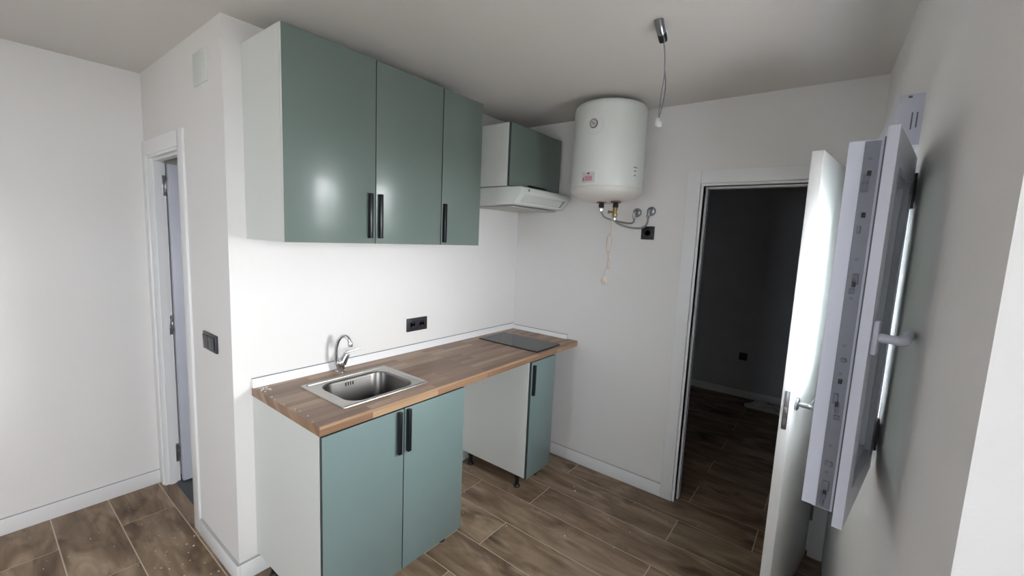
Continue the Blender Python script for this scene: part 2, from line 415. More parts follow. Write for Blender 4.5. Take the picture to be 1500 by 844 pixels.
# leaf local frame: origin free end on lit face, u -> hinge, n -> away from window wall
A = Vector((1.1897, -1.969, 0)); B = Vector((1.9400, -2.0758, 0)); u = (B-A).normalized(); n = Vector((-u.y, u.x, 0))
if n.y < 0: n = -n
LM = Matrix(((u.x, n.x, 0, A.x), (u.y, n.y, 0, A.y), (0, 0, 1, 0), (0, 0, 0, 1)))
LL = (B-A).length
leaf2 = MB().box(0, LL, 0, .038, .010, 2.022, bev=.0015, M=LM).build('door_leaf', M_DOOR, d2)
lp = MB()
lp.box(-.0025, .002, .010, .028, .942, 1.098, bev=.0008, M=LM)
lp.build('lock_plate', M_CHROMED, leaf2)
MB().box(-.010, 0, .013, .025, 1.010, 1.034, bev=.003, M=LM).box(-.0035, 0, .0145, .0235, .962, .985, M=LM).build('latch_bolt', M_GREYMET, leaf2)
def lever(side):
    hb = MB(); s = -1 if side < 0 else 1; y0 = 0 if side < 0 else .038
    hb.lathe([(.026,0),(.026,.007),(.023,.010),(.009,.011),(.009,.012)], (.060, y0, 1.040), axis='-y' if s < 0 else 'y', n=32, M=LM)
    yy = y0 + s*.048
    hb.tube([(.060, y0+s*.008, 1.040), (.060, y0+s*.035, 1.040), (.066, yy, 1.040), (.09, yy+s*.002, 1.040), (.19, yy, 1.040)], [.009,.0095,.0105,.010,.009], n=14, M=LM)
    return hb
lever(-1).build('door_handle', M_CHROMED, leaf2)
for z in (.25, 1.05, 1.82):
    MB().lathe([(.007,-.04),(.007,.04)], (B.x+.004, B.y-.006, z), n=16).build('hinge', M_CHROMED, d2)

# ------------------------------------------------------------------ small window in window wall, one sash folded open
w1 = thing('window_1', (KX0, W5(KX0), KZ0), 'small white PVC window whose near sash is folded back to the wall', 'window', kind='structure')
fr = MB()
ft = .045
def f5(mb, x0, x1, z0, z1, d0, d1): return w5box(mb, x0, x1, z0, z1, d0, d1)
f5(fr, KX0, KX1, KZ0, KZ0+ft, .0, .065); f5(fr, KX0, KX1, KZ1-ft, KZ1, .0, .065)
f5(fr, KX0, KX0+ft, KZ0+ft, KZ1-ft, .0, .065); f5(fr, KX1-ft, KX1, KZ0+ft, KZ1-ft, .0, .065)
fr.build('window_frame', M_PVC, w1)
# closed sash on the right half
cs = MB(); cx0, cx1 = 1.115, KX1-.02
def ring(mb, x0, x1, z0, z1, w, d0, d1):
    f5(mb, x0, x1, z0, z0+w, d0, d1); f5(mb, x0, x1, z1-w, z1, d0, d1)
    f5(mb, x0, x0+w, z0+w, z1-w, d0, d1); f5(mb, x1-w, x1, z0+w, z1-w, d0, d1)
ring(cs, cx0, cx1, KZ0+.02, KZ1-.02, .06, -.018, .0); ring(cs, cx0+.02, cx1-.02, KZ0+.047, KZ1-.047, .04, .0, .05)
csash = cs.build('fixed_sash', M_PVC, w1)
gm = MB(); f5(gm, cx0+.06, cx1-.06, KZ0+.08, KZ1-.08, .02, .026); gm.build('pane', M_GLASS, csash)
# open sash; local frame: u free edge -> hinge, n from interior face (towards wall) to outer face
S = Vector((.318, -2.121, 0)); Hh = Vector((.7119, -2.1835, 0)); su = (Hh-S).normalized(); sn = Vector((-su.y, su.x, 0))
if sn.y < 0: sn = -sn
SM = Matrix(((su.x, sn.x, 0, S.x), (su.y, sn.y, 0, S.y), (0,0,1,0), (0,0,0,1)))
sw = (Hh-S).length; sb, st = 1.0755, 1.8958
def sring(mb, a0, a1, z0, z1, w, n0, n1, bev=0.0):
    mb.box(a0, a1, n0, n1, z0, z0+w, bev, M=SM); mb.box(a0, a1, n0, n1, z1-w, z1, bev, M=SM)
    mb.box(a0, a0+w, n0, n1, z0+w, z1-w, bev, M=SM); mb.box(a1-w, a1, n0, n1, z0+w, z1-w, bev, M=SM)
sm = MB()
def frame_solid(mb, a0, a1, z0, z1, w, n0, n1):
    """one-piece frame with mitre-free clean outline"""
    b = bmesh.new()
    O_ = [(a0,z0),(a1,z0),(a1,z1),(a0,z1)]; I_ = [(a0+w,z0+w),(a1-w,z0+w),(a1-w,z1-w),(a0+w,z1-w)]
    V = {}
    for k, nn in enumerate((n0, n1)):
        for j, R_ in enumerate((O_, I_)):
            for i, p in enumerate(R_): V[k,j,i] = b.verts.new((p[0], nn, p[1]))
    for i in range(4):
        q = (i+1) % 4
        b.faces.new((V[0,0,i],V[0,0,q],V[0,1,q],V[0,1,i])); b.faces.new((V[1,0,i],V[1,1,i],V[1,1,q],V[1,0,q]))
        b.faces.new((V[0,0,i],V[1,0,i],V[1,0,q],V[0,0,q])); b.faces.new((V[0,1,i],V[0,1,q],V[1,1,q],V[1,1,i]))
    bmesh.ops.recalc_face_normals(b, faces=b.faces)
    mb.merge(b, SM)
frame_solid(sm, 0, sw, sb, st, .068, 0, .018)
frame_solid(sm, .020, sw-.020, sb+.020, st-.020, .050, .018, .078)
frame_solid(sm, .069, sw-.069, sb+.069, st-.069, .014, .012, .028)
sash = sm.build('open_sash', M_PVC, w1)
MB().box(.080, sw-.080, .030, .048, sb+.08, st-.08, M=SM).build('pane', M_GLASS, sash)
gk = MB(); frame_solid(gk, .0165, sw-.0165, sb+.0165, st-.0165, .004, .0185, .0225); gk.build('gasket', M_SEAL, sash)
hw = MB().box(.0185, .021, .027, .052, sb+.022, st-.022, M=SM)
hwo = hw.build('espagnolette', M_FITTING, sash)
det = MB(); rr = random.Random(5)
for z in (1.80, 1.785, 1.70, 1.60, 1.575, 1.43, 1.345, 1.325, 1.305, 1.20, 1.15, 1.128, 1.12):
    w_ = rr.uniform(.003, .006); h_ = rr.uniform(.004, .012); c = rr.uniform(.037, .044)
    det.box(.0150, .0188, c-w_, c+w_, z-h_, z+h_, bev=.0008, M=SM)
for z in (1.84, 1.64, 1.56, 1.46, 1.40, 1.24, 1.18, 1.105):
    det.lathe([(.0035,0),(.0035,.001)], (.0188, .0405, z), axis='-x', n=12, M=SM)
det.build('lock_cam', M_SEAL, sash)
dk = MB()
for z in (1.812, 1.59, 1.335, 1.137, 1.73, 1.385):
    dk.box(.0140, .0188, .036, .042, z-.006, z+.004, bev=.0008, M=SM)
dk.build('fitting_slot', M_SOCKD, sash)
# handle: rosette + lever turned horizontal towards the hinge
hh = MB().box(.020, .050, -.010, 0, 1.450, 1.520, bev=.003, M=SM)
hh.lathe([(.010,0),(.009,.012),(.009,.030)], (.035, -.010, 1.485), axis='-y', n=20, M=SM)
hh.tube([(.035,-.034,1.485),(.045,-.046,1.485),(.075,-.049,1.485),(.150,-.049,1.485)], [.010,.0105,.0100,.0085], n=14, M=SM)
hh.build('window_handle', M_PVC, sash)
for z in (1.165, 1.815):
    hg = MB().lathe([(.007,-.045),(.007,.045)], (KX0-.012, W5(KX0)+.008, z), n=16)
    hg.box(KX0-.02, KX0+.012, W5(KX0)+.001, W5(KX0)+.014, z-.03, z+.03, bev=.002)
    hg.build('hinge', M_SEAL, w1)
# roller shutter box above the window
bx = MB(); w5box(bx, .800, 1.56, 1.945, 2.078, -.052, 0)
box = bx.build('shutter_box', M_PVC, w1)
sl = MB()
for i, y in enumerate((-.012, -.022)):
    sl.box(.7985, .8005, W5(.8)-y-.002, W5(.8)-y+.001, 1.990-.004*i, 2.030, bev=.0004)
sl.box(.7985, .8005, W5(.8)+.026, W5(.8)+.034, 2.068, 2.073)
sl.build('vent_slot', M_SEAL, box)
# frame of the unseen window, sized and placed to balance the daylight
w2 = thing('window_2', (FX1, W5(FX1), 0), 'unseen window beside the viewer, sized and placed to let daylight in', 'window', kind='structure')
fw = MB()
w5box(fw, FX0, FX0+.06, FS, FZ, ND+.01, ND+.07); w5box(fw, FX1-.06, FX1, FS, FZ, ND+.01, ND+.07)
w5box(fw, FX0+.06, FX1-.06, FZ-.06, FZ, ND+.01, ND+.07); w5box(fw, FX0+.06, FX1-.06, FS, FS+.06, ND+.01, ND+.07)
fwo = fw.build('window_frame', M_PVC, w2)

w3 = thing('fill_window', (XB, GY0, GZ0), 'unseen window added in the wall behind the viewer as fill light', 'window', kind='structure')
bk = MB()
bk.box(XB-.16, XB-.10, GY0, GY1, GZ0, GZ0+.06).box(XB-.16, XB-.10, GY0, GY1, GZ1-.06, GZ1).box(XB-.16, XB-.10, GY0, GY0+.06, GZ0+.06, GZ1-.06).box(XB-.16, XB-.10, GY1-.06, GY1, GZ0+.06, GZ1-.06)
bk.box(XB-.16, XB-.10, (GY0+GY1)/2-.03, (GY0+GY1)/2+.03, GZ0+.06, GZ1-.06)
bk.build('window_frame', M_PVC, w3)

# ------------------------------------------------------------------ kitchen units
def door_panel(x0, x1, y, z0, z1, parent, t=.018, front=None, left=None):
    o = MB().box(x0, x1, y, y+t, z0, z1, bev=.0012).build('door', front or M_GREEN, parent)
    o.data.materials.append(left or M_GREEND); o.data.materials.append(M_GREEND)
    for p in o.data.polygons:
        nx, ny, nz = p.normal
        if nx < -.5: p.material_index = 1
        elif ny > -.3: p.material_index = 2
    return o
def bar(x, y, z0, z1, parent, w=.015):
    """flat black bar handle standing off the door on two feet; y is the door face"""
    hb = MB().box(x-w/2, x+w/2, y-.020, y-.0005, z0, z1, bev=.0015)
    return hb.build('handle', M_HANDLE, parent)
def carcass(x0, x1, depth, z0, z1, parent, top=True, t=.016):
    mb = MB().box(x0, x0+t, -depth, -.002, z0, z1).box(x1-t, x1, -depth, -.002, z0, z1).box(x0+t, x1-t, -depth, -.002, z0, z0+t)
    if top: mb.box(x0+t, x1-t, -depth, -.002, z1-t, z1)
    mb.box(x0+t, x1-t, -.010, -.004, z0+t, z1-t)
    return mb.build('body', M_CARC, parent)

UZ0, UZ1, UD = 1.597, 2.400, .338
c = thing('wall_cabinet', (.40, 0, UZ0), 'large two-door grey-green wall cabinet above the sink', 'kitchen cabinet')
carcass(-.005, .803, UD, UZ0, UZ1, c)
d = door_panel(-.0045, .4000, -UD-.0185, UZ0, UZ1, c, left=M_CARC); bar(.369, -UD-.0185, 1.622, 1.822, d)
d = door_panel(.4030, .8015, -UD-.0185, UZ0, UZ1, c); bar(.412, -UD-.0185, 1.622, 1.822, d, .016).location = (0.010,0,0)
c = thing('wall_cabinet', (.955, 0, UZ0), 'narrow single-door grey-green wall cabinet right of the two-door one', 'kitchen cabinet')
carcass(.8045, 1.106, UD, UZ0, UZ1, c)
d = door_panel(.8065, 1.106, -UD-.0185, UZ0, UZ1, c); bar(.816, -UD-.0185, 1.610, 1.815, d, .016).location = (0.006,0,0)
HZ0, HZ1, HDp = 1.971, 2.352, .371
c = thing('wall_cabinet', (1.62, 0, HZ0), 'short grey-green wall cabinet above the extractor hood', 'kitchen cabinet')
carcass(1.330, 1.917, HDp, HZ0, HZ1, c)
d = door_panel(1.332, 1.917, -HDp-.0185, HZ0, HZ1, c)
y = -HDp-.0185
MB().box(1.525, 1.725, y-.020, y-.0005, 1.980, 1.994, bev=.0015).build('handle', M_HANDLE, d)

BZ0, BZ1, BD = .105, .884, .585
def leg(x, y, parent):
    MB().lathe([(.022,0),(.023,.006),(.018,.014),(.013,.018),(.013,.060),(.017,.064),(.019,.090),(.024,.094),(.024,BZ0)], (x, y, 0), n=24).build('leg', M_BLACK, parent)
c = thing('base_cabinet', (.385, -.3, 0), 'two-door grey-green base cabinet under the sink', 'kitchen cabinet')
carcass(.002, .766, BD, BZ0, BZ1, c, top=False)
y = -BD-.0195
d = door_panel(.0045, .3815, y, BZ0-.003, BZ1-.004, c, front=M_GREENL); bar(.353, y, .682, .880-.004, d, .017)
d = door_panel(.3860, .766, y, BZ0-.003, BZ1-.004, c, front=M_GREENL); bar(.400, y, .680, .876, d, .017).location = (0.003,0,0)
for px, py in ((.045, -.50), (.045, -.08), (.725, -.50), (.725, -.08)): leg(px, py, c)
c = thing('base_cabinet', (1.50, -.3, 0), 'narrow single-door grey-green base cabinet under the hob', 'kitchen cabinet')
carcass(1.364, 1.644, BD, BZ0, BZ1, c, top=False)
d = door_panel(1.3675, 1.644, y, BZ0-.003, BZ1-.004, c, front=M_GREENL); bar(1.386, y, .665, .862, d, .016)
for px, py in ((1.405, -.505), (1.405, -.08), (1.605, -.505), (1.605, -.08)): leg(px, py, c)

# worktop with sink cut-out (one mesh, real hole)
CT, CB, CD = .923, .885, .600
def slab_with_hole(x0, x1, y0, y1, z0, z1, hx0, hx1, hy0, hy1):
    b = bmesh.new(); xs = [x0, hx0, hx1, x1]; ys = [y0, hy0, hy1, y1]; V = {}
    for k, z in enumerate((z0, z1)):
        for i, x in enumerate(xs):
            for j, yy in enumerate(ys): V[i,j,k] = b.verts.new((x, yy, z))
    for i in range(3):
        for j in range(3):
            if i == 1 and j == 1: continue
            b.faces.new((V[i,j,1],V[i+1,j,1],V[i+1,j+1,1],V[i,j+1,1])); b.faces.new((V[i,j,0],V[i,j+1,0],V[i+1,j+1,0],V[i+1,j,0]))
    for i in range(3):
        b.faces.new((V[i,0,0],V[i+1,0,0],V[i+1,0,1],V[i,0,1])); b.faces.new((V[i,3,0],V[i,3,1],V[i+1,3,1],V[i+1,3,0]))
        b.faces.new((V[0,i,0],V[0,i,1],V[0,i+1,1],V[0,i+1,0])); b.faces.new((V[3,i,0],V[3,i+1,0],V[3,i+1,1],V[3,i,1]))
    b.faces.new((V[1,1,0],V[1,1,1],V[2,1,1],V[2,1,0])); b.faces.new((V[1,2,0],V[2,2,0],V[2,2,1],V[1,2,1]))
    b.faces.new((V[1,1,0],V[1,2,0],V[1,2,1],V[1,1,1])); b.faces.new((V[2,1,0],V[2,1,1],V[2,2,1],V[2,2,0]))
    bmesh.ops.recalc_face_normals(b, faces=b.faces)
    return b
mb = MB(); mb.merge(slab_with_hole(-.002, LX-.001, -CD, -.001, CB, CT, .19, .565, -.490, -.180))
wt = mb.build('worktop', M_WORK, smooth=False); wt.data.materials.append(M_WEDGE)
for p in wt.data.polygons:
    if abs(p.normal.z) < .5 and (p.center.y < -.595 or p.center.x < .0): p.material_index = 1
tag(wt, 'brown butcher-block worktop running from the sink end to the right wall', 'worktop')
# upstand strips
tag(MB().prism([(-.001, CT), (-.019, CT), (-.012, CT+.036), (-.008, CT+.040), (-.001, CT+.040)], -.002, LX-.001, axis='x').build('upstand', M_TRIM), 'long white sealing strip along the back of the worktop', 'sealing strip')
tag(MB().prism([(LX-.001, CT), (LX-.019, CT), (LX-.012, CT+.026), (LX-.008, CT+.030), (LX-.001, CT+.030)], -.515, -.020, axis='y').build('upstand', M_TRIM), 'short white sealing strip on the right wall beside the hob', 'sealing strip')

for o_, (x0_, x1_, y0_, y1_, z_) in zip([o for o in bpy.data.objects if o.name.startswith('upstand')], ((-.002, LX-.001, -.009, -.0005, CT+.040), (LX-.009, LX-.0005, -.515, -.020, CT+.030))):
    MB().box(x0_, x1_, y0_, y1_, z_, z_+.0018).build('shadow_gap_strip', M_SHADOWGAP2, o_)  # grey strip standing in for the shadow line above the upstand
# ---- sink
def rrect(x0, x1, y0, y1, r, n=8):
    pts = []
    for cx, cy, a0 in ((x1-r, y1-r, 0), (x0+r, y1-r, 90), (x0+r, y0+r, 180), (x1-r, y0+r, 270)):
        for k in range(n+1):
            a = math.radians(a0 + 90*k/n); pts.append((cx+r*math.cos(a), cy+r*math.sin(a)))
    return pts
def loft(rings, close=True):
    b = bmesh.new(); R_ = [[b.verts.new(p) for p in r] for r in rings]
    for p, q in zip(R_, R_[1:]):
        m_ = len(p)
        for i in range(m_): b.faces.new((p[i], p[(i+1)%m_], q[(i+1)%m_], q[i]))
    if close: b.faces.new(R_[-1])
    bmesh.ops.recalc_face_normals(b, faces=b.faces); return b
SX0, SX1, SY0, SY1 = .148, .606, -.512, -.142
sk = thing('sink', ((SX0+SX1)/2, (SY0+SY1)/2, CT), 'stainless steel inset sink in the worktop', 'sink')
z = CT
rim = MB()
rim.merge(loft([[(a,b_,z+.0005) for a,b_ in rrect(SX0,SX1,SY0,SY1,.012)],
    [(a,b_,z+.004) for a,b_ in rrect(SX0+.001,SX1-.001,SY0+.001,SY1-.001,.012)],
    [(a,b_,z+.007) for a,b_ in rrect(SX0+.006,SX1-.006,SY0+.006,SY1-.006,.012)],
    [(a,b_,z+.006) for a,b_ in rrect(SX0+.012,SX1-.012,SY0+.012,SY1-.012,.012)],
    [(a,b_,z+.0025) for a,b_ in rrect(SX0+.017,SX1-.017,SY0+.017,SY1-.017,.012)],
    [(a,b_,z+.0025) for a,b_ in rrect(.200,.556,-.488,-.192,.07)]], close=False))
rim.build('rim', M_STEEL, sk)
bw = MB()
bw.merge(loft([[(a,b_,z+.0025) for a,b_ in rrect(.200,.556,-.488,-.192,.07)],
    [(a,b_,z-.001) for a,b_ in rrect(.204,.552,-.484,-.196,.068)],
    [(a,b_,z-.010) for a,b_ in rrect(.207,.549,-.481,-.199,.066)],
    [(a,b_,z-.110) for a,b_ in rrect(.217,.539,-.471,-.209,.062)],
    [(a,b_,z-.135) for a,b_ in rrect(.224,.532,-.464,-.216,.058)],
    [(a,b_,z-.147) for a,b_ in rrect(.240,.516,-.448,-.232,.05)],
    [(a,b_,z-.150) for a,b_ in rrect(.270,.486,-.42,-.26,.04)]]))
bw.build('bowl', M_BOWL, sk)
MB().tube([(.175,-.164,z+.003),(.40,-.164,z+.003),(.580,-.164,z+.003)], .0045, n=10, sub=2).build('raised_rib', M_STEEL, sk)
of = MB()
for i in range(4):
    of.box(.343+i*.0125, .348+i*.0125, -.2035, -.1995, z-.032, z-.014, bev=.001)
of.build('overflow_slots', M_SOCKD, sk)
MB().lathe([(.040,.004),(.040,.006),(.030,.006),(.028,.003),(0,.003)], (.378,-.34,z-.152), n=32).build('drain', M_CHROMED, sk)

# ---- tap
tp = thing('kitchen_tap', (.397, -.062, CT), 'chrome swan-neck mixer tap behind the sink', 'tap')
MB().lathe([(.026,0),(.026,.004),(.022,.008),(.021,.030),(.024,.040),(.024,.052),(.020,.060),(.010,.066),(0,.067)], (.397,-.062,CT), n=32).build('base', M_CHROME, tp)
MB().tube([(.385,-.060,CT+.03),(.377,-.058,CT+.07),(.376,-.059,CT+.12),(.384,-.065,CT+.162),(.396,-.078,CT+.186),(.407,-.096,CT+.190),(.414,-.110,CT+.178),(.418,-.118,CT+.160)],
          [.012,.0095,.0085,.0085,.0085,.0085,.009,.009], n=16).lathe([(.012,0),(.0125,.020),(.010,.026)], (.4185,-.1195,CT+.138), n=20).build('spout', M_CHROME, tp)
lv = MB().tube([(.404,-.066,CT+.040),(.416,-.070,CT+.066),(.428,-.074,CT+.090)], [.022,.019,.016], n=18)
lv.tube([(.424,-.074,CT+.098),(.455,-.080,CT+.104),(.505,-.088,CT+.108)], [.008,.005,.003], n=12)
lv.build('lever', M_CHROME, tp)

# ---- hob
hb = thing('hob', (1.60, -.33, CT), 'black glass domino hob flush on the worktop near the right wall', 'hob')
MB().prism(rrect(1.456,1.742,-.578,-.072,.006,4), CT+.0005, CT+.005, axis='z').build('trim_edge', M_HOB_EDGE, hb)
MB().prism(rrect(1.458,1.740,-.576,-.074,.005,4), CT+.005, CT+.0065, axis='z').build('glass_top', M_GLASSHOB, hb)

# ------------------------------------------------------------------ extractor hood
hd = thing('extractor_hood', (1.62, 0, 1.852), 'white slim extractor hood under the short wall cabinet', 'extractor hood')
HX0, HX1 = 1.333, 1.915
prof = [(-.002,1.966),(-.478,1.966),(-.486,1.960),(-.488,1.940),(-.484,1.928),(-.430,1.866),(-.416,1.860),(-.002,1.848)]
MB().prism(prof, HX0, HX1, axis='x', bev=.003).build('body', M_CARC, hd)
# slanted visor panel
dy, dz = (-.430+.484), (1.866-1.928); ln = math.hypot(dy, dz); t_ = Vector((0, dy/ln, dz/ln)); nn = Vector((0, -abs(dz)/ln, -abs(dy)/ln))
o0 = Vector((HX0, -.484, 1.928))
VMt = Matrix(((1,0,0,o0.x),(0,t_.y,nn.y,o0.y),(0,t_.z,nn.z,o0.z),(0,0,0,1)))
M_VISOR = mat('hood_visor', srgb(214,220,216), .25, coat=.4)
vp = MB().box(.055, .530, .010, .068, 0, .004, bev=.002, M=VMt).build('lamp_panel', M_VISOR, hd)
MB().box(.070, .500, .018, .060, .004, .0046, M=VMt).build('lens', M_VISOR, vp)
MB().box(.505, .512, .012, .066, .004, .0060, M=VMt).build('grip_line', M_SEAL, vp)
MB().lathe([(.010,0),(.010,.0012)], (HX0+.075, -.4880, 1.947), axis='-y', n=24).build('maker_badge', M_CHROMED, hd)
fl = MB().box(HX0+.04, HX1-.04, -.39, -.06, 1.845, 1.852)
fl.build('grease_filter', mat('filter_mesh', srgb(190,188,182), .5, metal=.3, bump=1, bscale=300), hd)

# ------------------------------------------------------------------ water heater
HC = (1.705, -.860)
wh = thing('water_heater', (HC[0], HC[1], 1.88), 'white cylindrical electric water heater hung on the end wall', 'water heater')
R0 = .215
body = MB().lathe([(R0-.004,1.968),(R0,1.976),(R0,2.425),(R0-.004,2.445),(R0-.016,2.458),(R0-.05,2.470),(R0-.11,2.476),(0,2.478)], (HC[0],HC[1],0), n=96)
body.build('tank', M_ENAMEL, wh)
MB().lathe([(0,1.888),(.06,1.890),(.11,1.898),(.155,1.911),(.190,1.926),(.207,1.940),(R0+.001,1.955),(R0+.0015,1.972),(R0-.003,1.976)], (HC[0],HC[1],0), n=96).build('bottom_cap', M_CAPPL, wh)
MB().box(HC[0]+.19, LX, HC[1]-.10, HC[1]+.10, 2.33, 2.37).build('wall_bracket', M_GREYMET, wh)
MB().box(HC[0]+.19, LX, HC[1]-.10, HC[1]+.10, 2.05, 2.09).build('wall_bracket', M_GREYMET, wh)
def on_tank(theta, z, w, h, th, name, m, parent, rad=R0, rnd=False):
    """curved plate on the tank; theta measured from -x towards -y"""
    b = bmesh.new(); n_ = 10; a = w/2/rad
    if rnd:
        cen = b.verts.new((HC[0]-math.cos(theta)*(rad+th), HC[1]-math.sin(theta)*(rad+th), z)); ring_ = []; rb = []
        for k in range(36):
            q = 2*math.pi*k/36; aa = theta + a*math.cos(q); zz = z + h/2*math.sin(q)
            ring_.append(b.verts.new((HC[0]-math.cos(aa)*(rad+th), HC[1]-math.sin(aa)*(rad+th), zz)))
            rb.append(b.verts.new((HC[0]-math.cos(aa)*(rad-.001), HC[1]-math.sin(aa)*(rad-.001), zz)))
        for k in range(36):
            b.faces.new((cen, ring_[k], ring_[(k+1)%36])); b.faces.new((ring_[k], rb[k], rb[(k+1)%36], ring_[(k+1)%36]))
    else:
        G = {}
        for i in range(n_+1):
            aa = theta - a + 2*a*i/n_
            for j, zz in enumerate((z-h/2, z+h/2)):
                for k, rr_ in enumerate((rad-.001, rad+th)):
                    G[i,j,k] = b.verts.new((HC[0]-math.cos(aa)*rr_, HC[1]-math.sin(aa)*rr_, zz))
        for i in range(n_):
            b.faces.new((G[i,0,1],G[i+1,0,1],G[i+1,1,1],G[i,1,1]))
            b.faces.new((G[i,0,0],G[i+1,0,0],G[i+1,0,1],G[i,0,1])); b.faces.new((G[i,1,0],G[i,1,1],G[i+1,1,1],G[i+1,1,0]))
        b.faces.new((G[0,0,0],G[0,0,1],G[0,1,1],G[0,1,0])); b.faces.new((G[n_,0,0],G[n_,1,0],G[n_,1,1],G[n_,0,1]))
    bmesh.ops.recalc_face_normals(b, faces=b.faces)
    mb = MB(); mb.merge(b); return mb.build(name, m, parent)
TT = math.radians(0)
dial = on_tank(TT+.0, 2.318, .128, .120, .0015, 'thermometer', mat('dial_plate', srgb(226,226,226), .4), wh, rnd=True)
on_tank(TT+.01, 2.320, .048, .052, .006, 'dial_ring', mat('dial_ring', srgb(120,100,108), .35), dial, rnd=True)
df_ = on_tank(TT+.01, 2.320, .038, .042, .0075, 'dial_face', mat('dial_face', srgb(196,190,192), .4), dial, rnd=True)
nd_ = MB(); 
nd_.box(-.001,.001,-.014,.014,-.0015,.0015, M=Matrix.Translation((HC[0]-R0-.0078, HC[1]-.002, 2.320)) @ Matrix.Rotation(math.radians(35),4,'X'))
nd_.build('dial_needle', M_INK, dial)
stk = on_tank(TT-.07, 2.020, .084, .060, .0006, 'rating_label', M_STICKR, wh)
on_tank(TT-.06, 2.014, .050, .028, .0010, 'pink_print', M_PINK, stk)
on_tank(TT-.06, 2.042, .012, .010, .0011, 'dark_mark', M_INK, stk)
on_tank(TT-.22, 2.010, .006, .022, .0010, 'dark_mark', M_INK, stk)
for zz, ww in ((2.085,.030),(2.065,.018),(2.040,.016)):
    on_tank(TT+1.28, zz, ww, .008, .0008, 'printed_text', mat('grey_print', srgb(150,150,150), .5), wh)
# connections
PA = (1.655, -.862); PB = (1.655, -.955)
def fitting(p, brass):
    mbk = MB().lathe([(.030,1.888),(.030,1.894)], (p[0],p[1],0), n=24); mbk.build('dielectric_ring', M_COPPER, wh)
    MB().lathe([(.013,1.858),(.016,1.860),(.016,1.880),(.012,1.890)], (p[0],p[1],0), n=6 if False else 24).build('nipple', M_BLACK, wh)
fitting(PA, False); fitting((PB[0],PB[1]), True)
sv = MB().lathe([(.013,1.858),(.014,1.845),(.010,1.842),(.010,1.825),(.014,1.822),(.014,1.806),(.010,1.803)], (PB[0],PB[1],0), n=24)
sv.lathe([(.007,0),(.007,.028),(.010,.030),(.010,.036)], (PB[0],PB[1]+.008,1.833), axis='y', n=16)
sv.build('safety_valve', M_BRASS, wh)

def outlet(y, z, label):
    t = thing('water_outlet', (LX, y, z), label, 'pipe outlet', 'chrome water outlets beside the heater')
    MB().lathe([(.030,0),(.029,.004),(.025,.010),(.014,.013),(.012,.014)], (LX,y,z), axis='-x', n=32).build('rosette', M_CHROMED, t)
    e = MB().lathe([(.009,.010),(.009,.040)], (LX,y,z), axis='-x', n=20); e.tube([(LX-.036,y,z),(LX-.046,y,z-.004),(LX-.048,y,z-.028)], [.011,.011,.010], n=16)
    e.build('elbow', M_CHROME, t)
outlet(-.975, 1.850, 'chrome wall water outlet nearer the heater')
outlet(-1.068, 1.858, 'chrome wall water outlet farther right of the heater')
def hose(pts, label):
    t = thing('water_hose', pts[0], label, 'hose', 'braided hoses under the heater')
    MB().tube(pts, .0062, n=12, sub=8).build('braid', M_HOSE, t)
    P0, P1 = Vector(pts[0]), Vector(pts[-1])
    MB().lathe([(.011,0),(.012,.002),(.012,.016),(.009,.020)], P0-Vector((0,0,.016)), n=6).build('nut', M_CHROME, t)
    MB().lathe([(.009,0),(.012,.004),(.012,.018),(.011,.020)], P1-Vector((0,0,.006)), n=6).build('nut', M_CHROME, t)
hose([(PA[0],PA[1],1.852),(PA[0]+.005,PA[1]-.004,1.826),(1.685,-.882,1.800),(1.75,-.925,1.783),(1.84,-.965,1.775),(1.89,-.978,1.785),(LX-.048,-.975,1.812)], 'braided steel hose looping from the heater to the nearer wall outlet')
hose([(PB[0],PB[1],1.797),(PB[0]+.006,PB[1]-.003,1.778),(1.69,-.975,1.760),(1.76,-1.015,1.745),(1.84,-1.055,1.748),(1.89,-1.067,1.775),(LX-.048,-1.068,1.820)], 'braided steel hose from the brass valve to the farther wall outlet')
# coiled power cable with plug
pc = thing('power_cable', (1.66, -.935, 1.88), 'cream power cable with plug dangling coiled under the water heater', 'cable')
X_ = 1.66
cab = MB()
cab.tube([(X_,-.935,1.886),(X_,-.936,1.80),(X_,-.936,1.74),(X_,-.935,1.700)], .0026, n=8)
cab.tube([(X_,-.934,1.70),(X_+.004,-.912,1.68),(X_+.004,-.910,1.63),(X_,-.925,1.575),(X_-.004,-.947,1.53),(X_-.004,-.950,1.497),(X_,-.940,1.488),(X_+.004,-.924,1.500),(X_+.004,-.926,1.545),(X_,-.940,1.60),(X_-.004,-.946,1.66),(X_-.002,-.936,1.700),
          (X_-.004,-.922,1.69),(X_-.006,-.918,1.62),(X_-.004,-.930,1.57),(X_-.004,-.940,1.52),(X_-.002,-.938,1.495),(X_,-.926,1.50),(X_-.004,-.914,1.46),(X_-.004,-.910,1.44)], .0026, n=8)
cab.build('cord', M_CABLE, pc)
MB().tube([(X_,-.937,1.595),(X_,-.925,1.590),(X_,-.922,1.585)], .006, n=8).build('cable_tie', M_CABLE, pc)
MB().lathe([(.010,-.012),(.018,-.006),(.019,.006),(.014,.016),(.007,.026)], (X_-.004,-.912,1.410), n=20).lathe([(.0024,0),(.0024,.018)], (X_-.004,-.920,1.385), n=8).lathe([(.0024,0),(.0024,.018)], (X_-.004,-.904,1.385), n=8).build('plug', M_CABLE, pc)

